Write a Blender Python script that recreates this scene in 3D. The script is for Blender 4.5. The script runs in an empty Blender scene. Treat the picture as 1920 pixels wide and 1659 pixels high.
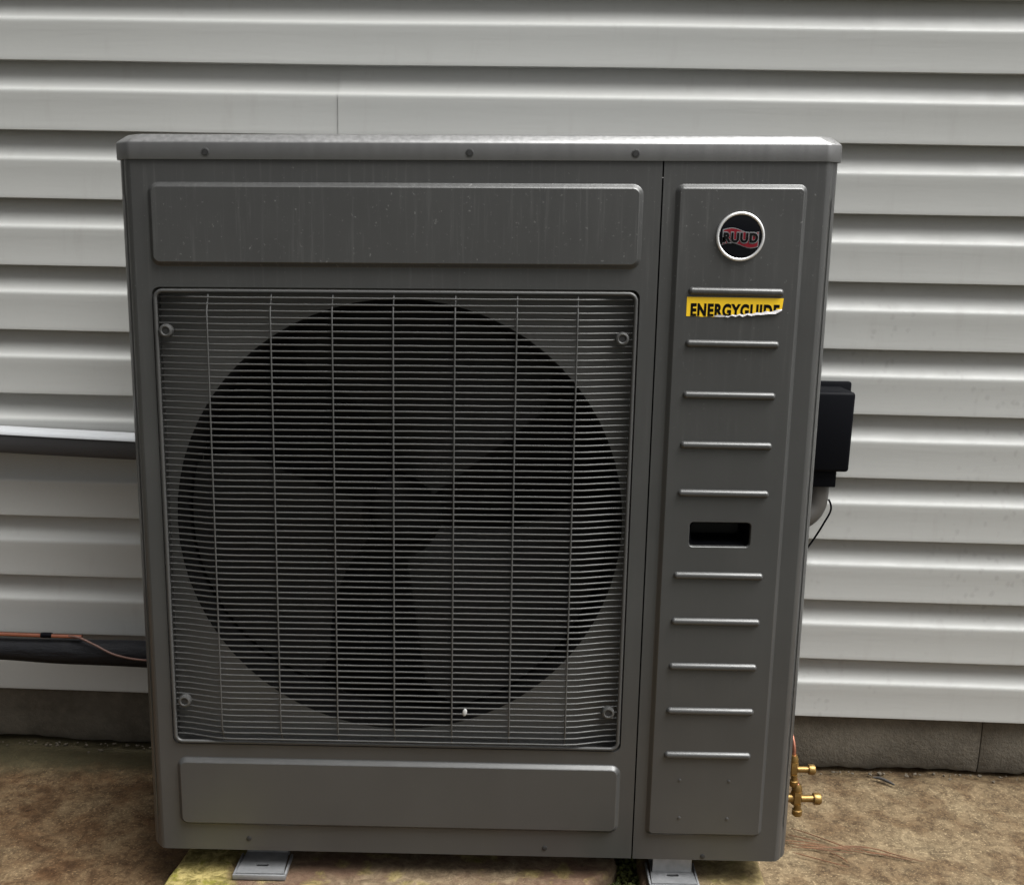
import bpy, bmesh, math, random
from mathutils import Vector, Matrix, noise
from mathutils.geometry import tessellate_polygon

random.seed(7)
C = bpy.context.scene.collection
SC = bpy.context.scene
rad = math.radians

# ------------------------------------------------------------------ camera
def make_camera():
    yaw, pitch, roll = -0.000587, 0.193384, 0.019436
    cy, sy, cp, sp = math.cos(yaw), math.sin(yaw), math.cos(pitch), math.sin(pitch)
    f = Vector((sy * cp, cy * cp, -sp))
    r = Vector((cy, -sy, 0))
    u = r.cross(f)
    cr, sr = math.cos(roll), math.sin(roll)
    r2 = r * cr + u * sr
    u2 = u * cr - r * sr
    m = Matrix(((r2.x, u2.x, -f.x, 0.05716), (r2.y, u2.y, -f.y, -1.50810),
                (r2.z, u2.z, -f.z, 1.06597), (0, 0, 0, 1)))
    cd = bpy.data.cameras.new('camera')
    cd.sensor_fit = 'HORIZONTAL'
    cd.sensor_width = 36.0
    cd.lens = 1918.48 / 1920 * 36.0
    cd.clip_start = 0.02
    cd.clip_end = 400
    cam = bpy.data.objects.new('camera', cd)
    cam.matrix_world = m
    C.objects.link(cam)
    SC.camera = cam
make_camera()

# ------------------------------------------------------------------ sky and sun (overcast)
SUN_EL, SUN_AZ = 61.0, 75.0          # azimuth measured from straight in front of the wall towards the right
w = bpy.data.worlds.new('World')
SC.world = w
w.use_nodes = True
nt = w.node_tree
bg = nt.nodes['Background']
sky = nt.nodes.new('ShaderNodeTexSky')
sky.sky_type = 'NISHITA'
sky.sun_disc = False
sky.sun_elevation = rad(SUN_EL)
sky.sun_rotation = rad(180 - SUN_AZ)
sky.air_density = 0.1
sky.dust_density = 6.0
hs = nt.nodes.new('ShaderNodeHueSaturation')
hs.inputs['Saturation'].default_value = 0.12
nt.links.new(sky.outputs[0], hs.inputs['Color'])
nt.links.new(hs.outputs[0], bg.inputs['Color'])
bg.inputs['Strength'].default_value = 0.05

sd = bpy.data.lights.new('sun', 'SUN')
sd.energy = 1.5
sd.angle = rad(50)
sd.color = (1.0, 0.995, 0.975)
so = bpy.data.objects.new('sun', sd)
dirv = Vector((math.sin(rad(SUN_AZ)) * math.cos(rad(SUN_EL)), -math.cos(rad(SUN_AZ)) * math.cos(rad(SUN_EL)), math.sin(rad(SUN_EL))))
so.rotation_euler = dirv.to_track_quat('Z', 'Y').to_euler()
so.location = (1, -2, 5)
C.objects.link(so)

SC.view_settings.view_transform = 'Standard'
SC.view_settings.look = 'None'
SC.view_settings.gamma = 1
SC.view_settings.use_curve_mapping = False
SC.view_settings.exposure = 2.44

# ------------------------------------------------------------------ materials
def mat(name, base=(0.5, 0.5, 0.5), rough=0.5, metal=0.0, spec=0.5, coat=0.0):
    m = bpy.data.materials.new(name)
    m.use_nodes = True
    b = m.node_tree.nodes['Principled BSDF']
    b.inputs['Base Color'].default_value = (*base, 1)
    b.inputs['Roughness'].default_value = rough
    b.inputs['Metallic'].default_value = metal
    b.inputs['Specular IOR Level'].default_value = spec
    b.inputs['Coat Weight'].default_value = coat
    return m
class NG:
    """tiny node helper"""
    def __init__(s, m):
        s.t = m.node_tree
        s.b = s.t.nodes['Principled BSDF']
        s.tc = s.t.nodes.new('ShaderNodeTexCoord')
    def n(s, kind, **kw):
        x = s.t.nodes.new('ShaderNode' + kind)
        for k, v in kw.items():
            if k in x.inputs: x.inputs[k].default_value = v
            else: setattr(x, k, v)
        return x
    def l(s, a, b): s.t.links.new(a, b)
    def pos(s, scale=(1, 1, 1), loc=(0, 0, 0)):
        g = s.n('NewGeometry')
        mp = s.n('Mapping')
        mp.inputs['Scale'].default_value = scale
        mp.inputs['Location'].default_value = loc
        s.l(g.outputs['Position'], mp.inputs['Vector'])
        return mp.outputs[0]
    def noise(s, scale, detail=4, rough=0.55, vec=None, dist=0.0):
        x = s.n('TexNoise')
        x.inputs['Scale'].default_value = scale
        x.inputs['Detail'].default_value = detail
        x.inputs['Roughness'].default_value = rough
        x.inputs['Distortion'].default_value = dist
        s.l(vec if vec is not None else s.pos(), x.inputs['Vector'])
        return x.outputs['Fac']
    def ramp(s, fac, stops):
        r = s.n('ValToRGB')
        e = r.color_ramp.elements
        while len(e) < len(stops): e.new(0.5)
        for i, (p, c) in enumerate(stops):
            e[i].position = p
            e[i].color = (*c, 1) if not isinstance(c, (int, float)) else (c, c, c, 1)
        s.l(fac, r.inputs[0])
        return r.outputs[0]
    def mix(s, fac, a, b, mode='MIX'):
        x = s.n('MixRGB', blend_type=mode)
        for i, v in ((0, fac), (1, a), (2, b)):
            if hasattr(v, 'is_output') or hasattr(v, 'links'): s.l(v, x.inputs[i])
            elif isinstance(v, (int, float)): x.inputs[i].default_value = v if i == 0 else (v, v, v, 1)
            else: x.inputs[i].default_value = (*v, 1)
        return x.outputs[0]
    def math(s, op, a, b=0.0, clamp=False):
        x = s.n('Math', operation=op, use_clamp=clamp)
        for i, v in ((0, a), (1, b)):
            if hasattr(v, 'links'): s.l(v, x.inputs[i])
            else: x.inputs[i].default_value = v
        return x.outputs[0]
    def maprange(s, v, a, b, c=0.0, d=1.0):
        x = s.n('MapRange')
        s.l(v, x.inputs[0])
        for i, q in enumerate((a, b, c, d)): x.inputs[i + 1].default_value = q
        return x.outputs[0]
    def xyz(s):
        g = s.n('NewGeometry'); x = s.n('SeparateXYZ')
        s.l(g.outputs['Position'], x.inputs[0])
        return x.outputs
    def col(s, c): s.l(c, s.b.inputs['Base Color'])
    def rgh(s, c): s.l(c, s.b.inputs['Roughness'])
    def bump(s, h, strength=0.3, dist=0.002):
        b = s.n('Bump')
        b.inputs['Strength'].default_value = strength
        b.inputs['Distance'].default_value = dist
        s.l(h, b.inputs['Height'])
        s.l(b.outputs[0], s.b.inputs['Normal'])

M = {}
def build_materials():
    # white vinyl siding with dirt, run marks and mildew specks
    m = M['siding'] = mat('vinyl_siding', (.6, .6, .58), .45, 0, .3)
    g = NG(m)
    big = g.noise(2.2, 3)
    streak = g.noise(1, 5, .6, g.pos((38, 38, 7)))
    c = g.mix(g.maprange(big, .35, .7, 0, .35), (.335, .339, .327), (.302, .306, .294))
    c = g.mix(g.maprange(streak, .58, .78, 0, .28), c, (.25, .245, .225))
    x, y, z = g.xyz()
    v = g.n('TexVoronoi'); v.inputs['Scale'].default_value = 55
    vv = g.math('MULTIPLY', g.noise(60, 2), .012); mp = g.n('VectorMath', operation='ADD')
    g.l(g.pos((1, 1, .8)), mp.inputs[0]); g.l(vv, mp.inputs[1])
    g.l(mp.outputs[0], v.inputs['Vector'])
    spk = g.maprange(v.outputs['Distance'], .12, .34, 1, 0)
    patch = g.maprange(g.noise(5.5, 2, .5), .52, .66, 0, 1)
    right = g.maprange(x, .45, .7, 0, 1)
    low = g.maprange(z, 1.12, .95, 0.0, 1)
    f = g.math('MULTIPLY', g.math('MULTIPLY', spk, patch), g.math('MULTIPLY', right, low))
    c = g.mix(g.math('MULTIPLY', f, .2), c, (.13, .127, .112))
    fine = g.noise(160, 3, .6)
    c = g.mix(g.maprange(fine, .3, .7, 0, .10), c, (.29, .287, .272))
    g.col(c)
    g.rgh(g.maprange(g.noise(30, 3), .3, .7, .42, .56))
    g.bump(g.noise(1, 4, .6, g.pos((14, 14, 160))), .2, .0008)

    # painted dark grey sheet metal with dried rain marks
    m = M['cabinet'] = mat('grey_metallic_paint', (.10, .10, .098), .36, .45)
    g = NG(m)
    run = g.noise(1, 6, .68, g.pos((150, 150, 6)))
    cl = g.noise(5, 3)
    x, y, z = g.xyz()
    up = g.maprange(z, .75, 1.1, .1, 1)
    c = g.mix(g.maprange(cl, .3, .7), (.061, .0615, .0605), (.073, .0735, .072))
    c = g.mix(g.math('MULTIPLY', g.maprange(run, .54, .82, 0, .5), up), c, (.15, .15, .147))
    drop = g.noise(210, 2, .5)
    c = g.mix(g.math('MULTIPLY', g.maprange(drop, .68, .8, 0, .6), up), c, (.24, .24, .235))
    g.col(c)
    g.rgh(g.maprange(run, .3, .75, .30, .42))
    g.bump(g.noise(420, 2), .05, .0004)
    # wet-looking lid
    m = M['lid'] = mat('lid_paint', (.11, .11, .108), .3, .72)
    g = NG(m)
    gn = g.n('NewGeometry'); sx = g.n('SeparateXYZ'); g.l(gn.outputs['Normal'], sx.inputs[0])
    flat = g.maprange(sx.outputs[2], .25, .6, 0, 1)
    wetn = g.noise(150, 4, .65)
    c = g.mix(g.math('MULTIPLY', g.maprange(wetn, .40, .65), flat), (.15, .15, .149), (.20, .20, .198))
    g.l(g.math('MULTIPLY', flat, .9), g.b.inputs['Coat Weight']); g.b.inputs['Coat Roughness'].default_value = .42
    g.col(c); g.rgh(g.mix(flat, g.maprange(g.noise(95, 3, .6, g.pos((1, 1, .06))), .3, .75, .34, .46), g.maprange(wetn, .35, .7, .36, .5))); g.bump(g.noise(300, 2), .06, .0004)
    M['wire'] = mat('coated_wire', (.064, .064, .0625), .45, .4)
    M['shroud'] = mat('dark_shroud', (.075, .075, .072), .5, .2)
    M['inner'] = mat('inside_black', (.0075, .0075, .0075), .9, 0, .05)
    M['fan'] = mat('fan_plastic', (.024, .024, .0235), .7, 0, .08)
    M['coil'] = mat('coil_fins', (.006, .006, .006), .7)
    M['black'] = mat('black_plastic', (.0012, .0015, .0028), .6, 0, .08)
    M['pocket'] = mat('pocket_plastic', (.0015, .0015, .002), .3, 0, .15)
    m = M['hose'] = mat('foam_insulation', (.005, .0054, .007), .6, 0, .25)
    g = NG(m); g.bump(g.noise(18, 4, .6, g.pos((1, 2, 4))), .7, .006)
    M['duct_highlight'] = mat('pale_duct_highlight', (.33, .34, .35), .35, 0, .4)  # pale colour stands in for light along the duct's top
    m = M['pipe'] = mat('dark_duct', (.02, .02, .021), .5, 0, .3)
    g = NG(m); g.col(g.mix(g.noise(6, 4), (.028, .028, .030), (.042, .042, .044)))
    m = M['copper'] = mat('copper', (.62, .24, .15), .3, 1.0)
    g = NG(m); g.col(g.mix(g.noise(40, 3), (.74, .33, .22), (.42, .16, .11)))
    m = M['brass'] = mat('brass', (.7, .43, .09), .42, .8)
    g = NG(m); g.col(g.mix(g.noise(60, 3), (.30, .19, .06), (.13, .078, .028)))
    M['steel'] = mat('dull_screw_steel', (.2, .2, .2), .4, .7)
    M['dark'] = mat('screw_recess', (.01, .01, .01), .6)
    m = M['galv'] = mat('galvanised_steel', (.5, .51, .52), .48, .55)
    g = NG(m); g.col(g.mix(g.maprange(g.noise(70, 4), .3, .7), (.20, .205, .21), (.27, .275, .28))); g.bump(g.noise(150, 3), .15, .0005)
    M['chrome'] = mat('badge_chrome', (.82, .82, .82), .38, .85)
    M['badge'] = mat('badge_black', (.002, .0024, .004), .15, 0, .2)
    m = M['red'] = mat('badge_red', (.15, .005, .012), .3, 0, .3)
    M['silver'] = mat('badge_silver', (.2, .2, .21), .4, .2)
    M['ink'] = mat('printed_black', (.003, .003, .003), .6, 0, .08)
    M['yellow'] = mat('label_yellow', (.78, .50, .010), .45)
    M['paper'] = mat('torn_paper', (.42, .41, .42), .8)
    M['petal'] = mat('pale_flake', (.32, .32, .31), .7)
    M['conduit'] = mat('conduit_grey', (.05, .047, .043), .5)
    M['boxtop'] = M['black']
    m = M['needle'] = mat('dry_pine_needle', (.24, .095, .04), .6)
    g = NG(m); g.col(g.mix(g.noise(30, 2), (.17, .075, .032), (.075, .040, .02)))
    M['twig'] = mat('dark_twig', (.03, .028, .026), .8)

    # foundation blocks
    m = M['block'] = mat('foundation_concrete', (.2, .18, .15), .85)
    g = NG(m)
    x, y, z = g.xyz()
    c = g.mix(g.maprange(g.noise(9, 5, .65), .35, .68), (.098, .086, .066), (.056, .047, .034))
    c = g.mix(g.maprange(g.noise(60, 4, .7), .45, .75, 0, .6), c, (.12, .103, .076))
    wet = g.math('MULTIPLY', g.maprange(z, .05, .0, 0, 1), g.maprange(g.noise(14, 4, .7), .35, .62))
    c = g.mix(g.math('MULTIPLY', wet, .7), c, (.033, .028, .019))
    g.col(c); g.bump(g.noise(120, 5, .7), .7, .004)

    M['crumb'] = mat('dirty_mortar', (.075, .062, .044), .95)
    # old exposed concrete ground
    m = M['ground'] = mat('weathered_concrete', (.2, .15, .1), .85, 0, .2)
    g = NG(m)
    x, y, z = g.xyz()
    grain = g.noise(150, 5, .72)
    grain2 = g.noise(62, 4, .7, None, .5)
    patch = g.noise(8.5, 5, .66, None, .5)
    c = g.mix(g.maprange(grain2, .38, .62), (.075, .053, .029), (.146, .110, .064))
    blot = g.noise(26, 4, .65, None, .8)
    c = g.mix(g.maprange(blot, .5, .66, 0, .55), c, (.20, .153, .091))
    c = g.mix(g.maprange(blot, .46, .34, 0, .5), c, (.05, .036, .02))
    c = g.mix(g.maprange(g.noise(230, 3, .6), .56, .68, 0, .8), c, (.27, .21, .125))
    c = g.mix(g.maprange(grain, .54, .68, 0, .7), c, (.205, .158, .095))
    c = g.mix(g.maprange(grain, .44, .28, 0, .6), c, (.038, .026, .016))
    damp = g.maprange(g.noise(13, 4, .6, None, .7), .46, .62)
    c = g.mix(g.math('MULTIPLY', damp, .75), c, (.56, .47, .40), 'MULTIPLY')
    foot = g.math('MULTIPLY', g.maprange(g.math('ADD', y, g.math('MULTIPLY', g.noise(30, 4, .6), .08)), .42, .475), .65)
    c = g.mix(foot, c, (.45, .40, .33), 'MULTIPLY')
    left = g.maprange(x, -.1, -.6, 0, 1)
    c = g.mix(g.math('MULTIPLY', g.maprange(patch, .38, .6), g.maprange(left, 0, 1, .3, .95)), c, (.64, .52, .44), 'MULTIPLY')
    c = g.mix(g.math('MULTIPLY', left, .5), c, (.85, .72, .63), 'MULTIPLY')
    # mossy strip along the wall foot
    band = g.math('MULTIPLY', g.maprange(g.math('ADD', y, g.math('MULTIPLY', g.noise(16, 4, .6), .09)), .40, .475), left)
    c = g.mix(g.math('MULTIPLY', band, .75), c, (.045, .042, .022))
    g.col(c)
    g.rgh(g.maprange(grain2, .3, .7, .65, .92))
    h = g.mix(.5, grain, grain2)
    g.bump(h, .5, .004)

    m = M['unseen_lawn'] = mat('unseen_grass', (.035, .05, .018), .9)  # dark colour keeps bounced light off the wall
    g = NG(m)
    g.col(g.mix(g.maprange(g.noise(12, 5, .7), .35, .65), (.026, .028, .02), (.045, .044, .032)))
    # lichen covered paver
    m = M['paver'] = mat('lichen_paver', (.3, .25, .12), .9, 0, .2)
    g = NG(m)
    x, y, z = g.xyz()
    grain = g.noise(120, 5, .72)
    grain2 = g.noise(48, 4, .7, None, .6)
    c = g.mix(g.maprange(grain2, .34, .66), (.085, .060, .037), (.21, .16, .10))
    c = g.mix(g.maprange(g.noise(10, 4, .6), .42, .58, 0, .7), c, (.085, .045, .031))
    ly = g.mix(g.maprange(g.noise(38, 4, .7, None, 1.2), .36, .62), (.09, .073, .018), (.33, .27, .105))
    ly = g.mix(g.maprange(g.noise(30, 3, .6, g.pos((1, 1, 1), (3, 1, 0))), .56, .66, 0, .8), ly, (.15, .14, .02))
    nx = g.math('ADD', x, g.math('MULTIPLY', g.math('SUBTRACT', g.noise(20, 3), .5), .12))
    mk = g.math('MAXIMUM', g.maprange(nx, -.36, -.40, 0, 1), g.maprange(nx, .34, .42, 0, .45))
    mid = g.math('MULTIPLY', g.maprange(g.noise(22, 3), .55, .65), .55)
    c = g.mix(g.math('MAXIMUM', mk, mid), c, ly)
    c = g.mix(g.maprange(grain, .45, .30, 0, .6), c, (.06, .045, .025))
    g.col(c)
    g.bump(g.mix(.5, grain, grain2), .9, .006)
    m = M['moss'] = mat('moss', (.06, .075, .015), .95)
    g = NG(m); g.col(g.mix(g.maprange(g.noise(90, 4), .35, .65), (.035, .045, .01), (.11, .12, .025)))
build_materials()

# ------------------------------------------------------------------ helpers
BASE = {}            # object -> world position of its root, so that geometry may be given in world metres
def root(name, label, cat, loc, group=None, rz=0.0):
    o = bpy.data.objects.new(name, None)
    C.objects.link(o)
    o.location = loc
    o.rotation_euler = (0, 0, rz)
    o.empty_display_size = .05
    o['label'] = label; o['category'] = cat
    if group: o['group'] = group
    BASE[o.name] = Vector(loc)
    return o
def tag(o, label, cat, group=None, kind=None):
    o['label'] = label; o['category'] = cat
    if group: o['group'] = group
    if kind: o['kind'] = kind
    return o
def link(name, me, parent=None):
    o = bpy.data.objects.new(name, me)
    C.objects.link(o)
    if parent:
        o.parent = parent
        BASE[o.name] = BASE[parent.name]
    return o
def obj(name, bm, m, parent=None, smooth=None, warp=None, local=False):
    """one mesh object; bm is in world metres unless local"""
    if warp:
        for v in bm.verts: v.co = warp(v.co)
    if parent and not local:
        off = BASE[parent.name]
        for v in bm.verts: v.co -= off
    bmesh.ops.recalc_face_normals(bm, faces=bm.faces)
    if smooth is not None:
        for f in bm.faces: f.smooth = f.material_index != 7
        for e in bm.edges:
            if len(e.link_faces) == 2 and e.calc_face_angle(0) > rad(smooth): e.smooth = False
    for f in bm.faces: f.material_index = 0
    me = bpy.data.meshes.new(name)
    bm.to_mesh(me); bm.free()
    me.materials.append(m)
    return link(name, me, parent)
def box(bm, x0, x1, y0, y1, z0, z1, bev=0.0):
    vs = [bm.verts.new((x, y, z)) for x in (x0, x1) for y in (y0, y1) for z in (z0, z1)]
    q = [(0, 1, 3, 2), (4, 6, 7, 5), (0, 4, 5, 1), (2, 3, 7, 6), (0, 2, 6, 4), (1, 5, 7, 3)]
    fs = [bm.faces.new([vs[i] for i in k]) for k in q]
    if bev:
        es = list({e for f in fs for e in f.edges})
        bmesh.ops.bevel(bm, geom=es, offset=bev, segments=2, affect='EDGES', profile=.5)
    return fs
def rrect(x0, x1, z0, z1, r, n=6):
    """rounded rectangle as (x,z) points"""
    pts = []
    for cx, cz, a0 in ((x1 - r, z1 - r, 0), (x0 + r, z1 - r, 90), (x0 + r, z0 + r, 180), (x1 - r, z0 + r, 270)):
        for i in range(n + 1):
            a = rad(a0 + 90 * i / n)
            pts.append((cx + r * math.cos(a), cz + r * math.sin(a)))
    return pts
def circle(cx, cz, r, n=64):
    return [(cx + r * math.cos(2 * math.pi * i / n), cz + r * math.sin(2 * math.pi * i / n)) for i in range(n)]
def ring(bm, pts, y): return [bm.verts.new((p[0], y, p[1])) for p in pts]
def bridge(bm, a, b):
    n = len(a)
    for i in range(n): bm.faces.new((a[i], a[(i + 1) % n], b[(i + 1) % n], b[i]))
def fill(bm, loops):
    """fill a face with holes; loops = lists of BMVerts in one y plane"""
    polys = [[Vector((v.co.x, v.co.z, 0)) for v in L] for L in loops]
    flat = [v for L in loops for v in L]
    for t in tessellate_polygon(polys):
        try: bm.faces.new([flat[i] for i in t]).material_index = 7     # marks a flat face for obj()
        except ValueError: pass
def sheet(bm, outer, holes, y, thick):
    """flat sheet with holes, front at y, back at y+thick, with walls"""
    lf = [ring(bm, L, y) for L in [outer] + holes]
    lb = [ring(bm, L, y + thick) for L in [outer] + holes]
    fill(bm, lf); fill(bm, lb)
    for a, b in zip(lf, lb): bridge(bm, a, b)
    return lf
def emboss(bm, x0, x1, z0, z1, r, h, wdt, y0=0.0, holes=(), hole_depth=0):
    """a pressed raised field standing h proud of y0 (towards -y), slope width wdt"""
    prof = [(0, .001), (0, -.0002), (.1, -.06 * h), (.25, -.22 * h), (.75, -.78 * h), (.9, -.94 * h), (1, -h)]
    prev = None
    for t, y in prof:
        o = t * wdt
        L = ring(bm, rrect(x0 + o, x1 - o, z0 + o, z1 - o, max(r - o, .0015)), y0 + y)
        if prev: bridge(bm, prev, L)
        prev = L
    hl = [ring(bm, p, y0 - h) for p in holes]
    fill(bm, [prev] + hl)
    return hl
def tube(bm, path, r, n=8, cap=True):
    """tube along a list of Vectors; r may be a list"""
    P = [Vector(p) for p in path]
    prev = None; nrm = None
    for i, p in enumerate(P):
        t = (P[min(i + 1, len(P) - 1)] - P[max(i - 1, 0)]).normalized()
        if nrm is None:
            nrm = t.orthogonal().normalized()
        nrm = (nrm - t * nrm.dot(t)).normalized()
        b = t.cross(nrm)
        rr = r[i] if isinstance(r, (list, tuple)) else r
        L = [bm.verts.new(p + (nrm * math.cos(2 * math.pi * k / n) + b * math.sin(2 * math.pi * k / n)) * rr) for k in range(n)]
        if prev: bridge(bm, prev, L)
        elif cap: bm.faces.new(L)
        prev = L
    if cap: bm.faces.new(prev)
def smooth_path(pts, k=6):
    """Catmull-Rom through points"""
    P = [Vector(p) for p in pts]; P = [P[0] * 2 - P[1]] + P + [P[-1] * 2 - P[-2]]
    out = []
    for i in range(1, len(P) - 2):
        for j in range(k):
            t = j / k
            a, b, c, d = P[i - 1], P[i], P[i + 1], P[i + 2]
            out.append(.5 * ((2 * b) + (c - a) * t + (2 * a - 5 * b + 4 * c - d) * t * t + (3 * b - a - 3 * c + d) * t ** 3))
    out.append(P[-2])
    return out
def lathe(bm, prof, centre, axis='y', n=24):
    """prof = (radius, along axis) pairs"""
    c = Vector(centre); prev = None
    for r, a in prof:
        L = []
        for k in range(n):
            t = 2 * math.pi * k / n
            if axis == 'y': q = Vector((r * math.cos(t), a, r * math.sin(t)))
            elif axis == 'x': q = Vector((a, r * math.cos(t), r * math.sin(t)))
            else: q = Vector((r * math.cos(t), r * math.sin(t), a))
            L.append(bm.verts.new(c + q))
        if prev: bridge(bm, prev, L)
        else: first = L
        prev = L
    bm.faces.new(first); bm.faces.new(prev)
def text_bm(s, x0, x1, z0, z1, y, offset=0.0, space=1.0):
    """lettering fitted to a box in the xz plane"""
    cu = bpy.data.curves.new('lettering', 'FONT')
    cu.body = s; cu.size = 1.0; cu.offset = offset; cu.space_character = space
    cu.resolution_u = 6
    t = bpy.data.objects.new('lettering', cu)
    C.objects.link(t)
    dg = bpy.context.evaluated_depsgraph_get()
    me = bpy.data.meshes.new_from_object(t.evaluated_get(dg))
    bpy.data.objects.remove(t); bpy.data.curves.remove(cu)
    bm = bmesh.new(); bm.from_mesh(me); bpy.data.meshes.remove(me)
    xs = [v.co.x for v in bm.verts]; ys = [v.co.y for v in bm.verts]
    for v in bm.verts:
        v.co = Vector((x0 + (v.co.x - min(xs)) / (max(xs) - min(xs)) * (x1 - x0), y,
                       z0 + (v.co.y - min(ys)) / (max(ys) - min(ys)) * (z1 - z0)))
    return bm
def nz(x, y=0.0, z=0.0): return noise.noise(Vector((x, y, z)))

# ------------------------------------------------------------------ ground
def build_ground():
    def axis(a, b, step, lo, hi):
        v = [a]
        while v[-1] < b - 1e-6: v.append(v[-1] + step)
        pre = []; p = a
        while p > lo + .1: p -= .1; pre.append(p)
        p = v[-1]
        while p < hi - .1: p += .1; v.append(p)
        return pre[::-1] + v
    X = axis(-1.6, 1.6, .011, -2.6, 2.6); Y = axis(-.3, .6, .011, -.8, .6)
    vs = []
    for y in Y:
        for x in X:
            near = max(0, 1 - max(0, abs(x) - 1.4) / .3) * max(0, 1 - max(0, abs(y) - .5) / .3)
            h = (nz(x * 55, y * 55) * .0011 + nz(x * 24, y * 24, 3) * .0016 + nz(x * 6, y * 6, 7) * .003) * near
            # worn trough along the wall foot
            d = .4667 - .0342 * x + .015 - y
            if abs(d) < .03: h -= .010 * (1 - abs(d) / .03) * max(0, .75 + nz(x * 14, 2)) * near
            vs.append((x, y, h))
    n = len(X)
    fs = [(j * n + i, j * n + i + 1, (j + 1) * n + i + 1, (j + 1) * n + i) for j in range(len(Y) - 1) for i in range(n - 1)]
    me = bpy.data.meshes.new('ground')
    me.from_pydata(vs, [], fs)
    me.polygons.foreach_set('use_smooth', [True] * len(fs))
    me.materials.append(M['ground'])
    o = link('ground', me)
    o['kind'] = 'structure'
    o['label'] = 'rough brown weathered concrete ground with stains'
    bm = bmesh.new()
    vs = [bm.verts.new(p) for p in ((-90, -90, -.02), (90, -90, -.02), (90, 90, -.02), (-90, 90, -.02))]
    bm.faces.new(vs)
    o = obj('unseen_lawn', bm, M['unseen_lawn'])  # out-of-view sheet, added so less light bounces onto the siding
    o['kind'] = 'structure'
    o['label'] = 'unseen dark grassy ground added beyond the concrete to cut bounced light'
build_ground()

# ------------------------------------------------------------------ house wall with lap siding
PITCH, Z0 = .12553, 1.38049
def build_wall():
    W = root('house_wall', 'house wall of white dutch lap vinyl siding above a concrete block footing', 'wall', (0, .46667, 0), rz=-.03418)
    prof = [(.0155, .0022), (.0154, .0008), (.0004, 0), (-.0008, .0008), (-.0009, .0030), (-.0004, .0085), (.0004, .0220), (.0009, .0380), (.0008, .0540), (.0003, .0680),
            (.0005, .0712), (.0012, .0736), (.0026, .0755), (.0044, .0772)]
    for i in range(1, 9):
        t = rad(30 + 60 * i / 8)
        prof.append((.0044 + .0155 * (math.sin(t) - .5) / .5, .0772 + .050 * (.866 - math.cos(t)) / .866))
    prof.append((.0199, PITCH + .008))
    def plank(idx, xa, xb, dy=0.0):
        bm = bmesh.new()
        zb = Z0 - idx * PITCH
        xs = [xa]
        while xs[-1] < xb - .2: xs.append(xs[-1] + .12)
        xs.append(xb)
        prev = None
        for x in xs:
            dz = nz(x * 1.7, idx * 3.1) * .0016 + nz(x * 6, idx * 2.3, 5) * .0004
            dd = nz(x * 2.3, idx * 5.7, 4) * .0014
            L = [bm.verts.new((x, p[0] + dd + dy, zb + p[1] + dz)) for p in prof]
            if prev:
                for k in range(len(L) - 1): bm.faces.new((prev[k], L[k], L[k + 1], prev[k + 1]))
            else: end = L
            prev = L
        return obj('siding_plank', bm, M['siding'], W, smooth=50, local=True)
    for i in range(-10, 11):
        if i == 1:
            plank(i, -3.2, -.268)
            plank(i, -.2795, 3.2, -.0013)
        else:
            plank(i, -3.2, 3.2)
    bm = bmesh.new()
    box(bm, -3.2, 3.2, .0215, .11, .118, Z0 + 11 * PITCH)
    obj('wall_board', bm, M['inner'], W, local=True)
    # footing: blocks side by side under the siding
    edges = [-3.2, -2.5, -1.86, -1.22, -.585, .06, .45, 1.035, 1.67, 2.3, 3.2]
    bm = bmesh.new()
    box(bm, -3.2, 3.2, .0215, .2, .03, .112)
    f = obj('footing', bm, M['block'], W, local=True)
    for a, b in zip(edges[:-1], edges[1:]):
        bm = bmesh.new()
        n = max(2, int((b - a) / .02)); prev = None
        for i in range(n + 1):
            x = a + .0011 + (b - a - .0022) * i / n
            lo = .004 + .009 * max(0, nz(x * 9, 1.3) + .3) + .005 * nz(x * 40, 2) + .003 * nz(x * 95, 6)
            d = .0018 * nz(x * 22, 9)
            e = .004 if i in (0, n) else 0
            L = [bm.verts.new(q) for q in ((x, .034, max(lo, .001)), (x, .02 + d + e, max(lo, .001)), (x, .0155 + d + e, lo + .012), (x, .0145 + d * .6 + e, .06), (x, .0145 + e, .121), (x, .034, .121))]
            if prev:
                for k in range(5): bm.faces.new((prev[k], L[k], L[k + 1], prev[k + 1]))
            else: bm.faces.new(L)
            prev = L
        bm.faces.new(prev)
        obj('concrete_block', bm, M['block'], f, smooth=40, local=True)
    # crumbs of mortar along the crack
    bm = bmesh.new()
    for k in range(260):
        x = random.uniform(-1.3, 1.3); s = random.uniform(.001, .0036)
        p = Vector((x, .014 - abs(random.gauss(0, .012)), .001))
        mt = Matrix.Translation(p) @ Matrix.Rotation(random.random() * 6, 4, 'Z') @ Matrix.Diagonal((s * random.uniform(.8, 2), s, s * .7, 1))
        bmesh.ops.create_icosphere(bm, subdivisions=1, radius=1, matrix=mt)
    o = obj('mortar_crumbs', bm, M['crumb'], W, local=True)
    o['kind'] = 'stuff'
build_wall()
def wall_pt(x, off, z):
    """a point given along the wall: x in the world, off metres in front of the siding"""
    return Vector((x, .46667 - .0342 * x - off, z))

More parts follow.
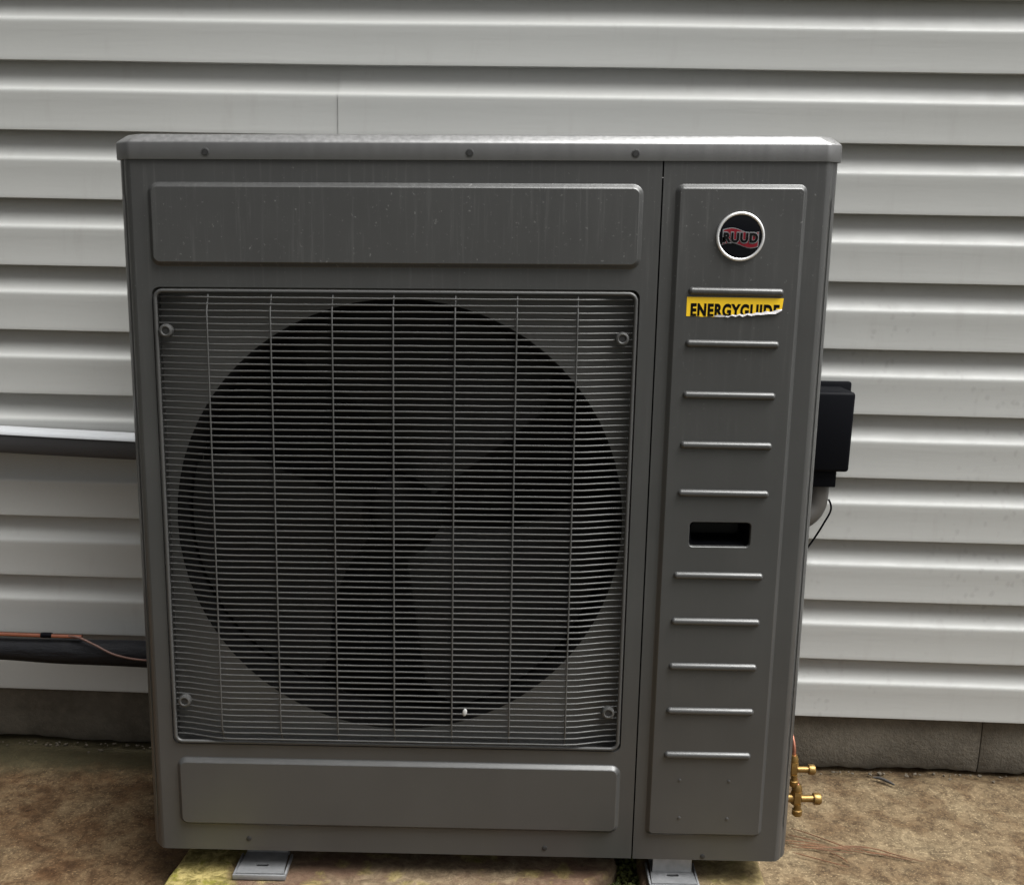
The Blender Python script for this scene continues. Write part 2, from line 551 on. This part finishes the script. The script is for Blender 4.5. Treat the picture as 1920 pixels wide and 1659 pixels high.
# ------------------------------------------------------------------ pavers under the unit
def build_pavers():
    def slab(pts, label, top):
        # pts: outline in xy
        c = Vector((sum(p[0] for p in pts) / len(pts), sum(p[1] for p in pts) / len(pts), 0))
        bm = bmesh.new()
        L = []
        for o, z in ((0, -.03), (0, top - .012), (.002, top - .005), (.006, top - .0012), (.012, top)):
            R = []
            for x, y in pts:
                d = Vector((x, y, 0)) - c
                k = 1 - o / d.length
                jit = .0025 * nz(x * 30, y * 30, z * 20)
                R.append(bm.verts.new((c.x + d.x * k + jit, c.y + d.y * k + jit, z + .0015 * nz(x * 25, y * 25))))
            if L: bridge(bm, L[-1], R)
            L.append(R)
        bm.faces.new(L[-1])
        o = obj('concrete_paver', bm, M['paver'], None, smooth=50)
        return tag(o, label, 'paver', 'pavers under the heat pump')
    def dense(a):
        out = []
        for i in range(len(a)):
            p, q = Vector((*a[i], 0)), Vector((*a[(i + 1) % len(a)], 0))
            n = max(1, int((q - p).length / .02))
            out += [tuple((p + (q - p) * j / n)[:2]) for j in range(n)]
        return out
    slab(dense([(-.521, -.25), (-.462, .28), (.236, .28), (.247, .06), (.243, .045), (.232, .028), (.215, .015), (.20, .004), (.195, -.25)]),
         'wide stained paver under the left of the unit, yellow lichen on its left corner', .04)
    slab(dense([(.275, -.25), (.292, .30), (.50, .30), (.492, .03), (.47, -.25)]),
         'small yellow lichen covered paver under the right foot of the unit', .036)
    bm = bmesh.new()
    for k in range(900):
        x = random.uniform(.195, .295); y = random.uniform(-.2, .12)
        s = random.uniform(.002, .006)
        mt = Matrix.Translation((x, y, random.uniform(.002, .016))) @ Matrix.Rotation(random.random() * 6, 4, 'Z') @ Matrix.Diagonal((s, s, s * .9, 1))
        bmesh.ops.create_icosphere(bm, subdivisions=1, radius=1, matrix=mt)
    o = obj('moss', bm, M['moss'])
    tag(o, 'green moss growing in the gap between the two pavers', 'moss', kind='stuff')
build_pavers()

# ------------------------------------------------------------------ the heat pump unit
U = root('heat_pump_unit', 'large dark grey metal outdoor heat pump unit with a square wire fan guard', 'heat pump', (0, .18, .04))
def wz(x, z): return z + x * .0161 * (z - .25)
def wp(co): return Vector((co.x, co.y, wz(co.x, co.z)))
FX0, FX1, ZB, ZT = -.497, .497, .085, 1.180
SEAM = .2645
DEPTH = .36
GX0, GX1, GZ0, GZ1 = -.4705, .2345, .276, .993
FCX, FCZ, FCR = -.1165, .634, .347

def build_unit():
    # main front panel with the opening of the guard
    bm = bmesh.new()
    sheet(bm, [(FX0, ZB), (SEAM - .001, ZB), (SEAM - .001, ZT), (FX0, ZT)],
          [rrect(GX0 - .0045, GX1 + .0045, GZ0 - .0045, GZ1 + .0045, .012)], 0, .0012)
    # recess walls of the opening
    a = ring(bm, rrect(GX0 - .0045, GX1 + .0045, GZ0 - .0045, GZ1 + .0045, .012), .0012)
    b = ring(bm, rrect(GX0 - .0035, GX1 + .0035, GZ0 - .0035, GZ1 + .0035, .012), .034)
    bridge(bm, a, b)
    fp = obj('front_panel', bm, M['cabinet'], U, smooth=30, warp=wp)
    bm = bmesh.new(); emboss(bm, -.4740, .2382, 1.0272, 1.1475, .016, .0070, .0072)
    obj('raised_field', bm, M['cabinet'], fp, smooth=40, warp=wp)
    bm = bmesh.new(); emboss(bm, -.4700, .2405, .1300, .2490, .016, .0070, .0072)
    obj('raised_field', bm, M['cabinet'], fp, smooth=40, warp=wp)

    # service panel on the right
    bm = bmesh.new()
    sheet(bm, [(SEAM + .0012, ZB), (FX1, ZB), (FX1, ZT), (SEAM + .0012, ZT)],
          [rrect(.322, .428, .6075, .6585, .006)], -.0003, .0012)
    sp = obj('service_panel', bm, M['cabinet'], U, smooth=30, warp=wp)
    bm = bmesh.new()
    hl = emboss(bm, .2830, .4725, .1285, 1.1480, .012, .0070, .0072, holes=[rrect(.3275, .4225, .6132, .6532, .007)])
    # rolled lip of the hand hole
    prev = hl[0]
    for o, y in ((.0006, -.0066), (.0014, -.0052), (.0018, -.003), (.0018, .004)):
        L = ring(bm, rrect(.3275 + o, .4225 - o, .6132 + o, .6532 - o, .007 - o), y)
        bridge(bm, prev, L); prev = L
    obj('raised_field', bm, M['cabinet'], sp, smooth=40, warp=wp)
    # hand hole pocket
    bm = bmesh.new(); prev = None
    for o, y in ((.0012, -.0015), (.0045, .006), (.006, .03), (.010, .036)):
        L = ring(bm, rrect(.3293 + o - .0012, .4207 - o + .0012, .6150 + o - .0012, .6514 - o + .0012, .006), y)
        if prev: bridge(bm, prev, L)
        prev = L
    fill(bm, [prev])
    obj('hand_hole', bm, M['pocket'], sp, smooth=40, warp=wp)
    # pressed ribs
    rib_z = [1.0010, .9250, .8488, .7735, .6998, .5700, .4957, .4217, .3472, .2722]
    for k, z in enumerate(rib_z):
        bm = bmesh.new()
        x0, x1 = (.3070, .4455) if k else (.3075, .4470)
        hh = .0062; prev = None
        for o, y in ((0, .001), (.0008, -.0014), (.0022, -.0036), (.0038, -.0048), (.0052, -.0052)):
            L = ring(bm, rrect(x0 + o, x1 - o, z - hh + o, z + hh - o, hh - o - .0002, 5), -.0070 + y)
            if prev: bridge(bm, prev, L)
            prev = L
        fill(bm, [prev])
        obj('rib', bm, M['cabinet'], sp, smooth=60)
    for x, z in ((.3344, .2283), (.4131, .2282), (.3368, .1627), (.414, .162)):
        bm = bmesh.new(); lathe(bm, [(.003, .001), (.0028, -.0006), (.0012, -.0012)], (x, -.0070, z), n=12)
        obj('dimple', bm, M['cabinet'], sp, smooth=60)

    # chamfered corner posts with a pressed groove, running round to the sides
    for s in (-1, 1):
        bm = bmesh.new()
        g0, g1 = .135, 1.128
        cx = .497
        def post(z, deep):
            d = .0008 * deep
            p = [(cx - .0015, .0030), (cx - .0004, .0004), (cx + .0022, .0006), (cx + .008, .0052), (cx + .0105, .0078),
                 (cx + .0112 - d * .6, .0092 + d), (cx + .0142 - d * .6, .0128 + d), (cx + .0150, .0130), (cx + .0195, .0185), (cx + .0225, .024),
                 (cx + .0228, DEPTH)]
            return [bm.verts.new((s * x, y, z)) for x, y in p]
        zs = [(ZB, 0), (g0 - .004, 0), (g0 + .006, 1), (.4, 1), (.8, 1), (g1 - .006, 1), (g1 + .004, 0), (ZT, 0)]
        prev = None
        for z, d in zs:
            L = post(z, d)
            if prev:
                for k in range(len(L) - 1): bm.faces.new((prev[k], L[k], L[k + 1], prev[k + 1]))
            prev = L
        obj('side_panel', bm, M['cabinet'], U, smooth=50, warp=wp)
    # back of the cabinet and base pan
    bm = bmesh.new(); box(bm, -.518, .518, DEPTH - .002, DEPTH + .001, ZB + .01, ZT - .003)
    obj('rear_coil', bm, M['coil'], U, warp=wp)
    bm = bmesh.new(); box(bm, -.494, .494, .0035, DEPTH - .004, ZB + .002, ZB + .012)
    obj('base_pan', bm, M['inner'], U, warp=wp)
    # partition between fan chamber and electrics
    bm = bmesh.new(); box(bm, .262, .264, .004, DEPTH - .006, ZB + .014, ZT - .006)
    obj('partition', bm, M['inner'], U, warp=wp)

    # lid with cut corners and a sloping front bevel
    bm = bmesh.new(); prev = None
    def lid_loop(o, z):
        x1, y0, y1, c = .5228 - o, -.0030 + o, DEPTH + .006 - o, .0235
        P = [(-x1 + c, y0), (x1 - c, y0), (x1, y0 + c * .85), (x1, y1 - c), (x1 - c, y1), (-x1 + c, y1), (-x1, y1 - c), (-x1, y0 + c * .85)]
        out = []
        n = len(P)
        for i, p in enumerate(P):           # round every corner a little
            a = Vector(P[i - 1]); b = Vector(p); d = Vector(P[(i + 1) % n])
            r = .004
            q0 = b + (a - b).normalized() * r; q1 = b + (d - b).normalized() * r
            for t in (0, .5, 1):
                out.append(q0 * (1 - t) ** 2 + b * 2 * t * (1 - t) + q1 * t * t)
        return [bm.verts.new((p.x, p.y, z)) for p in out]
    for o, z in ((.003, 1.1790), (.0002, 1.1788), (0, 1.1796), (0, 1.2010), (.0005, 1.2030), (.002, 1.2048), (.0045, 1.2072), (.011, 1.2130), (.0135, 1.2146), (.018, 1.2152)):
        L = lid_loop(o, z)
        if prev: bridge(bm, prev, L)
        prev = L
    bm.faces.new(prev)
    obj('lid', bm, M['lid'], U, smooth=30, warp=wp)
    # lid and foot screws
    for x, z in ((-.3878, 1.189), (-.0117, 1.189), (.2242, 1.189)):
        bm = bmesh.new(); lathe(bm, [(.0062, -.0028), (.0060, -.0038), (.0046, -.0042), (.0044, -.0034)], (x, 0, z), n=14)
        s_ = obj('screw', bm, M['cabinet'], U, smooth=40, warp=wp)
        bm = bmesh.new(); lathe(bm, [(.0044, -.0036), (.0040, -.0044)], (x, 0, z), n=12)
        obj('screw_socket', bm, M['dark'], s_, warp=wp)
    for x, z in ((-.359, .1055), (.1221, .1), (.3795, .0915)):
        bm = bmesh.new(); lathe(bm, [(.0042, .0006), (.0042, -.0008), (.003, -.0014)], (x, 0, z), n=12)
        obj('screw', bm, M['dark'], U, smooth=40, warp=wp)

    # fan chamber
    bm = bmesh.new()
    rr = rrect(GX0 - .004, GX1 + .004, GZ0 - .004, GZ1 + .004, .012)
    lf = [ring(bm, rr, .034), ring(bm, circle(FCX, FCZ, FCR), .034)]
    fill(bm, lf)
    shroud = obj('fan_shroud', bm, M['shroud'], U, smooth=40, warp=wp)
    bm = bmesh.new()
    prev = ring(bm, circle(FCX, FCZ, FCR), .0345)
    for r, y in ((FCR - .004, .036), (FCR - .008, .042), (FCR - .009, .11), (FCR - .002, .13)):
        L = ring(bm, circle(FCX, FCZ, r), y); bridge(bm, prev, L); prev = L
    obj('shroud_ring', bm, M['inner'], shroud, smooth=40, warp=wp)
    bm = bmesh.new()
    lathe(bm, [(.001, .092), (.03, .093), (.05, .097), (.058, .106), (.06, .16)], (FCX, 0, FCZ), n=36)
    fan = obj('fan', bm, M['inner'], U, smooth=40, warp=wp)
    for k in range(3):
        bm = bmesh.new()
        a0 = rad(-52 + 120 * k)
        nr, na = 10, 14; grid = []
        for i in range(nr + 1):
            t = i / nr; r = .064 + (.332 - .064) * t
            row = []
            for j in range(na + 1):
                s = j / na
                half = rad(30 + 16 * t - 20 * max(0, t - .82) * 2)
                a = a0 + (s - .5) * 2 * half + rad(16) * t
                y = .085 + .055 * (s - .5) * (1 - .25 * t) - .012 * math.sin(s * math.pi)
                row.append(bm.verts.new((FCX + r * math.cos(a), y, FCZ + r * math.sin(a))))
            grid.append(row)
        for i in range(nr):
            for j in range(na): bm.faces.new((grid[i][j], grid[i][j + 1], grid[i + 1][j + 1], grid[i + 1][j]))
        bmesh.ops.solidify(bm, geom=bm.faces[:], thickness=.003)
        obj('fan_blade', bm, M['fan'], fan, smooth=50, warp=wp)

    # wire fan guard: frame, 72 level wires, seven upright wires
    bm = bmesh.new()
    pts = rrect(GX0 + .001, GX1 - .001, GZ0 + .001, GZ1 - .001, .011, 6)
    P = [Vector((p[0], -.0015, p[1])) for p in pts]
    n = len(P); prev = first = None
    for i in range(n):
        t = (P[(i + 1) % n] - P[i - 1]).normalized(); nn = Vector((0, 1, 0)); b = t.cross(nn)
        L = [bm.verts.new(P[i] + (nn * math.cos(2 * math.pi * k / 8) + b * math.sin(2 * math.pi * k / 8)) * .0030) for k in range(8)]
        if prev: bridge(bm, prev, L)
        else: first = L
        prev = L
    bridge(bm, prev, first)
    G = obj('fan_guard', bm, M['wire'], U, smooth=60, warp=wp)
    base = BASE[G.name]
    N = 73; step = (GZ1 - GZ0) / N
    xc = (GX0 + GX1) / 2; hw = (GX1 - GX0) / 2 - .002
    meshes = []
    for v in range(4):
        bm = bmesh.new(); path = []
        for i in range(33):
            t = -1 + 2 * i / 32
            x = t * hw
            e = min(1, (hw - abs(x)) / .085)
            e = e * e * (3 - 2 * e)
            y = .0085 - .0165 * e
            z = .0004 * nz(t * 4, v * 9.1) + .0003 * nz(t * 11, v * 3.7)
            path.append((x, y, z))
        tube(bm, path, .0015, 6, False)
        for f in bm.faces: f.smooth = True
        me = bpy.data.meshes.new('guard_wire'); bm.to_mesh(me); bm.free(); me.materials.append(M['wire'])
        meshes.append(me)
    for k in range(1, N):
        z = GZ0 + k * step
        o = link('level_wire', meshes[k % 4], G)
        o.location = Vector((xc, 0, wz(xc, z) + random.uniform(-.0002, .0002))) - base
        o.rotation_euler = (0, -math.atan(.0161 * (z - .25)), 0)
    for x in (-.3924, -.2998, -.2098, -.1206, -.0303, .0600, .1486):
        bm = bmesh.new(); path = []
        zc = (GZ0 + GZ1) / 2; hz = (GZ1 - GZ0) / 2 - .002
        for i in range(27):
            z = -hz + 2 * hz * i / 26
            e = min(1, (hz - abs(z)) / .014); e = e * e * (3 - 2 * e)
            path.append((x, .0005 - .0112 * e, zc + z))
        tube(bm, path, .0013, 6, False)
        obj('upright_wire', bm, M['wire'], G, smooth=60, warp=wp)
    for x, z in ((-.4555, .9285), (.2155, .9295), (-.4525, .3455), (.2165, .3395)):
        bm = bmesh.new()
        lathe(bm, [(.0095, .0040), (.0100, -.0025), (.0094, -.0052), (.0068, -.0062), (.0052, -.0054), (.0050, -.0035)], (x, 0, z), n=20)
        s_ = obj('guard_screw', bm, M['wire'], U, smooth=40)
        bm = bmesh.new(); lathe(bm, [(.0050, -.0036), (.0046, -.0044)], (x, 0, z), n=14)
        obj('screw_socket', bm, M['dark'], s_)

    # brand badge
    bx, bz, by = .3784, 1.0797, -.0070
    R = .0351
    bm = bmesh.new()
    prof = [(R - .0004, .001), (R, -.0015), (R - .0006, -.0034), (R - .0022, -.0044), (R - .0040, -.0038), (R - .0045, -.0024)]
    prev = None
    for r, y in prof:
        L = ring(bm, circle(bx, bz, r, 56), by + y)
        if prev: bridge(bm, prev, L)
        prev = L
    B = obj('badge', bm, M['chrome'], U, smooth=60)
    bm = bmesh.new(); prev = None
    for r, y in ((R - .0036, -.0022), (R - .006, -.0024), (.022, -.0027), (.010, -.0029), (.002, -.0030)):
        L = ring(bm, circle(bx, bz, r, 56), by + y)
        if prev: bridge(bm, prev, L)
        prev = L
    fill(bm, [prev])
    obj('badge_disc', bm, M['badge'], B, smooth=60)
    def wave(y, grow, m, nm):
        bm = bmesh.new(); top, bot = [], []
        for i in range(25):
            t = i / 24
            x = bx - .0250 - grow + (.0500 + 2 * grow) * t
            zt = bz + .0078 + .0034 * math.sin(t * 2 * math.pi * .92 + .15) + grow
            zb = bz - .0118 + .0034 * math.sin(t * 2 * math.pi * .92 + .15) - grow
            top.append(bm.verts.new((x, y, zt))); bot.append(bm.verts.new((x, y, zb)))
        for i in range(24): bm.faces.new((bot[i], bot[i + 1], top[i + 1], top[i]))
        return obj(nm, bm, m, B)
    wave(by - .0033, .0011, M['silver'], 'banner_edge')
    wave(by - .0037, 0, M['red'], 'banner')
    obj('lettering_outline', text_bm('RUUD', bx - .0258, bx + .0258, bz - .0098, bz + .0068, by - .0041, .09, 1.16), M['silver'], B)
    obj('lettering', text_bm('RUUD', bx - .0248, bx + .0248, bz - .0086, bz + .0054, by - .0045, .05, 1.16), M['ink'], B)

    # torn energy label
    ly = -.0074
    edge = [(.3066, .9645), (.318, .9651), (.330, .9641), (.341, .9650), (.349, .9638), (.356, .9648), (.3605, .9640), (.3645, .9655), (.3690, .9652), (.3735, .9678), (.379, .9668), (.3850, .9688), (.3895, .9676), (.3965, .9701), (.402, .9692), (.409, .9716), (.4150, .9708), (.4220, .9735), (.4290, .9724), (.4370, .9752), (.4455, .9768)]
    bm = bmesh.new()
    P = [(.3066, .9925), (.4470, .9930)] + edge[::-1]
    L = ring(bm, P, ly); L2 = ring(bm, P, ly + .0003); fill(bm, [L]); bridge(bm, L, L2)
    lab = obj('energy_label', bm, M['yellow'], U)
    bm = text_bm('ENERGYGUIDE', .3125, .4420, .9638, .9838, ly - .0003, .05, 1.13)
    def clip(p, nrm):
        bmesh.ops.bisect_plane(bm, geom=bm.verts[:] + bm.edges[:] + bm.faces[:], plane_co=p, plane_no=nrm, clear_inner=True)
    clip((.3066, 0, .9652), (0, 0, 1))
    clip((.3600, 0, .9648), (-.128, 0, 1))
    obj('lettering', bm, M['ink'], lab)
    bm = bmesh.new()                     # white torn backing curling off
    up = edge[7:]; a, b = [], []
    for i, (x, z) in enumerate(up):
        t = i / (len(up) - 1)
        wd = .0006 + .0032 * t + .0014 * math.sin(i * 2.7) * t
        if i == len(up) - 1: wd = .0012
        a.append(bm.verts.new((x, ly - .0004, z + .0006))); b.append(bm.verts.new((x - .001, ly - .0016 - .002 * t, z - wd)))
    for i in range(len(up) - 1): bm.faces.new((a[i], a[i + 1], b[i + 1], b[i]))
    obj('torn_edge', bm, M['paper'], lab)
    bm = bmesh.new()
    L = ring(bm, [(.346, .9655), (.353, .9675), (.3615, .9668), (.3655, .9650), (.356, .9640), (.348, .9646)], ly - .0006)
    fill(bm, [L]); obj('torn_edge', bm, M['paper'], lab)

    # mounting feet
    def foot(x0, x1, yf, z, step):
        bm = bmesh.new()
        sk = .004
        lf = []
        O = [(x0 - sk, yf), (x1 + sk, yf), (x1, .05), (x0, .05)]
        cx = (x0 + x1) / 2
        H = [(cx - .0105 + .008 * math.cos(0) * 0, 0)]
        hole = []
        for k in range(12):
            a = 2 * math.pi * k / 12
            hole.append((cx + (.007 if math.cos(a) > 0 else -.007) + .0032 * math.cos(a), yf + .022 + .0035 * math.sin(a)))
        top = [[bm.verts.new((x, y, z)) for x, y in L] for L in (O, hole)]
        botm = [[bm.verts.new((x, y, z - .0025)) for x, y in L] for L in (O, hole)]
        for S in (top, botm):
            polys = [[Vector((v.co.x, v.co.y, 0)) for v in L] for L in S]
            fl = [v for L in S for v in L]
            for t in tessellate_polygon(polys): bm.faces.new([fl[i] for i in t])
        for i in range(2): bridge(bm, top[i], botm[i])
        F = obj('mounting_foot', bm, M['galv'], U)
        bm = bmesh.new()                 # turned-down rim along the front and the sides
        box(bm, x0 - sk - .004, x1 + sk + .004, yf - .0045, yf - .0005, z - .010, z - .0012, .001)
        box(bm, x0 - sk - .004, x0 - sk - .0004, yf, .046, z - .009, z - .0012, .001)
        box(bm, x1 + sk + .0004, x1 + sk + .004, yf, .046, z - .009, z - .0012, .001)
        obj('foot_rim', bm, M['galv'], F, smooth=30)
        bm = bmesh.new()
        box(bm, x0 + .001, x1 - .001, step, step + .0025, z + .0004, ZB + .004)
        obj('foot_riser', bm, M['galv'], F)
        bm = bmesh.new()
        box(bm, x0, x1, .052, DEPTH - .03, z - .008, ZB + .0015)
        obj('foot_rail', bm, M['galv'], F)
        bm = bmesh.new(); box(bm, cx - .014, cx + .014, yf + .015, yf + .029, z - .006, z - .004)
        obj('bolt_slot', bm, M['dark'], F)
    foot(-.3760, -.3060, -.0110, .0520, .046)
    foot(.3010, .3670, -.0140, .0500, .016)

    # brass service valves and their copper pipes on the right side
    def valve(y, z, s, long):
        x0 = .5200
        bm = bmesh.new()
        lathe(bm, [(.012 * s, -.002), (.012 * s, .006), (.008 * s, .008), (.0078 * s, .05 * s)], (x0 + .01, y, z), 'x', 14)
        V = obj('service_valve', bm, M['brass'], U, smooth=40)
        bm = bmesh.new(); lathe(bm, [(.0085 * s, -.012), (.0105 * s, -.006), (.0105 * s, .008), (.0095 * s, .014)], (x0 + .062 * s, y, z), 'z', 6)
        obj('valve_body', bm, M['brass'], V)
        bm = bmesh.new(); lathe(bm, [(.0062 * s, .0), (.0062 * s, .02 * long), (.0098 * s, .0202 * long), (.0102 * s, .0215 * long), (.0102 * s, .030 * long), (.0085 * s, .032 * long)], (x0 + .07 * s, y, z - .001), 'x', 12)
        obj('valve_cap', bm, M['brass'], V, smooth=40)
        bm = bmesh.new(); lathe(bm, [(.0062 * s, -.010), (.0062 * s, -.020), (.0088 * s, -.021), (.0088 * s, -.030), (.007 * s, -.032)], (x0 + .064 * s, y - .004, z), 'z', 12)
        obj('valve_cap', bm, M['brass'], V, smooth=40)
        bm = bmesh.new(); lathe(bm, [(.0068 * s, .008), (.0078 * s, .012), (.0090 * s, .020), (.0060 * s, .027)], (x0 + .062 * s, y, z), 'z', 12)
        obj('flare_nut', bm, M['brass'], V, smooth=40)
        return V
    v1 = valve(.2000, .1400, .92, 1.0)
    v2 = valve(.1950, .0855, 1.05, 1.12)
    bm = bmesh.new()
    tube(bm, smooth_path([(.577, .2, .160), (.577, .205, .182), (.5735, .22, .205), (.5725, .25, .225), (.56, .33, .233), (.53, .375, .235), (.45, .39, .236)]), .0034, 8)
    obj('copper_pipe', bm, M['copper'], v1, smooth=60)
    bm = bmesh.new()
    tube(bm, smooth_path([(.585, .195, .110), (.582, .205, .122), (.566, .23, .15), (.55, .30, .20), (.53, .37, .215), (.45, .388, .216)]), .0045, 8)
    obj('copper_pipe', bm, M['copper'], v2, smooth=60)
build_unit()

# ------------------------------------------------------------------ pipes along the wall, left
def build_left_pipes():
    bp = wall_pt(-1.2, 0, .662)
    D = root('line_duct', 'dark level line duct with its highlight built as a pale top strip on the siding left of the unit', 'duct', tuple(bp))
    def extrude(sec):
        bm = bmesh.new(); prev = None
        for i in range(34):
            x = -3.12 + i * .081
            zc = .6640 - .027 * (x + .93) - .0008 * math.sin(x * 6)
            if x < -1.0: zc = .6640 + .0019 - .0019 * (x + 1.0) / 2.1
            L = [bm.verts.new(wall_pt(x, o, zc + z)) for o, z in sec]
            if prev: bridge(bm, prev, L)
            else: bm.faces.new(L)
            prev = L
        bm.faces.new(prev)
        return bm
    obj('duct_body', extrude([(-.004, .021), (.036, .021), (.041, .017), (.0425, .008), (.0425, -.016), (.040, -.022), (.034, -.025), (-.004, -.025)]), M['pipe'], D, smooth=40)
    obj('duct_highlight', extrude([(.004, .0212), (.004, .0232), (.024, .0232), (.032, .0228), (.038, .0212), (.0430, .0172), (.0440, .0135), (.0428, .0135), (.0400, .0190), (.034, .0212)]), M['duct_highlight'], D, smooth=40)  # pale strip painted as the bright highlight on top of the dark duct
    bm = bmesh.new(); P = []; R_ = []
    for i in range(80):
        x = -3.1 + i * .0335
        z = .2390 - .010 * max(0, x + .95) + .0012 * nz(x * 5, 3)
        P.append(wall_pt(x, .058 + .003 * nz(x * 4), z)); R_.append(.0222 + .0045 * max(0, min(1, (x + 1.0) / .3)) + .0012 * nz(x * 9, 5))
    tube(bm, P, R_, 22)
    tag(obj('insulated_line', bm, M['hose'], None, smooth=50), 'black foam insulated refrigerant line low along the wall left of the unit', 'insulated pipe')
    bm = bmesh.new(); P = []
    for i in range(60):
        x = -3.1 + i * .039
        P.append(wall_pt(x, .066, .2735 + .0012 * nz(x * 6, 8) - .001 * max(0, x + 1) * 4))
    P = [p for p in P if p.x < -.785]
    tube(bm, P, .0042, 10)
    tag(obj('copper_line', bm, M['copper'], None, smooth=60), 'thin bare copper tube lying on top of the black insulated line', 'copper pipe')
    bm = bmesh.new()
    q = [wall_pt(-.825, .068, .2745), wall_pt(-.80, .074, .2735), wall_pt(-.765, .082, .262), wall_pt(-.73, .087, .2475), wall_pt(-.69, .089, .2395), wall_pt(-.64, .088, .2365), wall_pt(-.55, .085, .236), wall_pt(-.47, .078, .237)]
    tube(bm, smooth_path(q), .0021, 7)
    tag(obj('loose_wire', bm, mat('wire_jacket', (.13, .07, .055), .5), None, smooth=60), 'thin brownish wire sagging from the copper tube over the black insulated line', 'wire')
    bm = bmesh.new()
    p = wall_pt(-.872, .066, .2738)
    lathe(bm, [(.0052, -.010), (.0056, -.004), (.0056, .008), (.0050, .012)], p, 'x', 10)
    tag(obj('tape_wrap', bm, M['black'], None, smooth=50), 'short black tape wrap round the thin copper tube', 'tape')
build_left_pipes()

# ------------------------------------------------------------------ disconnect box, right
def build_box():
    bp = wall_pt(.618, 0, .735)
    D = root('disconnect_box', 'black electrical disconnect box on the siding behind the right edge of the unit', 'electrical box', tuple(bp))
    bm = bmesh.new()
    vs_before = 0
    fs = box(bm, .558, .6835, bp.y - .1000, bp.y - .012, .6585, .8080)
    bmesh.ops.bevel(bm, geom=[e for e in bm.edges], offset=.006, segments=3, affect='EDGES', profile=.5)
    for v in bm.verts:                       # sides draw in slightly towards the bottom
        v.co.x -= (.808 - v.co.z) * .012
    obj('box_cover', bm, M['black'], D, smooth=40)
    bm = bmesh.new(); box(bm, .560, .7040, bp.y - .0115, bp.y + .001, .655, .8165, .005)
    obj('box_back', bm, M['black'], D, smooth=40)
    bm = bmesh.new(); box(bm, .585, .6630, bp.y - .088, bp.y - .026, .6270, .6580, .002)
    obj('box_neck', bm, M['black'], D, smooth=40)
    bm = bmesh.new()
    y = bp.y - .058
    q = [(.637, y, .632), (.637, y, .606), (.634, y - .001, .586), (.623, y - .004, .570), (.604, y - .008, .560), (.578, y - .014, .557), (.540, y - .025, .556), (.505, y - .032, .556)]
    tube(bm, smooth_path(q), .0225, 18)
    tag(obj('flexible_conduit', bm, M['conduit'], None, smooth=50), 'short grey flexible conduit bending from the black box into the unit', 'conduit')
    bm = bmesh.new()
    y = bp.y - .062
    q = [(.657, y - .01, .600), (.6615, y - .01, .591), (.6630, y - .01, .581), (.6600, y - .01, .570), (.652, y - .01, .554), (.646, y - .008, .540), (.637, y, .517), (.623, y, .494), (.610, y - .01, .473), (.585, y - .03, .452), (.54, y - .05, .44), (.51, y - .06, .438)]
    tube(bm, smooth_path(q), .0019, 7)
    tag(obj('ground_wire', bm, M['black'], None, smooth=60), 'thin black wire hanging beside the grey conduit at the right of the unit', 'wire')
build_box()

# ------------------------------------------------------------------ litter
def build_litter():
    lines = [[(.578, .205), (.60, .196), (.632, .183)], [(.59, .228), (.625, .205), (.66, .178), (.682, .163)],
             [(.572, .178), (.61, .170), (.655, .166), (.70, .160)], [(.575, .165), (.62, .163), (.67, .168), (.715, .166)],
             [(.60, .176), (.65, .165), (.70, .152)], [(.66, .172), (.70, .170), (.73, .162), (.76, .146), (.80, .128)],
             [(.572, .150), (.60, .136), (.635, .118), (.66, .108)], [(.58, .172), (.63, .158), (.68, .149)],
             [(.70, .158), (.74, .146), (.78, .132)], [(.64, .150), (.655, .136), (.662, .122)],
             [(.565, .186), (.60, .181), (.64, .172)], [(.69, .166), (.715, .152), (.75, .150)]]
    for L in lines:
        bm = bmesh.new()
        P = smooth_path([(x, y, .0055 + .0015 * nz(x * 20, y * 20)) for x, y in L], 5)
        tube(bm, P, [.0011 * (1 - .6 * abs(2 * i / (len(P) - 1) - 1) ** 3) for i in range(len(P))], 5)
        o = obj('pine_needle', bm, M['needle'], None, smooth=60)
        tag(o, 'fallen rust brown pine needle on the concrete beside the brass valves', 'pine needle', 'fallen pine needles right of the unit')
    bm = bmesh.new()
    P = smooth_path([(.808, .418, .006), (.820, .414, .007), (.832, .404, .006), (.842, .392, .005)], 5)
    tube(bm, P, [.0016 + .0016 * math.sin(math.pi * i / (len(P) - 1)) for i in range(len(P))], 7)
    tag(obj('twig', bm, M['twig'], None, smooth=60), 'short dark twig on the concrete near the wall foot at right', 'twig')
    bm = bmesh.new()
    bmesh.ops.create_icosphere(bm, subdivisions=2, radius=1, matrix=Matrix.Translation((-.0097, -.0135, .3405)) @ Matrix.Rotation(.15, 4, 'Y') @ Matrix.Diagonal((.0036, .0016, .0066, 1)))
    tag(obj('pale_flake', bm, M['petal'], None, smooth=60), 'tiny pale flake caught on the lower wires of the fan guard', 'debris')
build_litter()
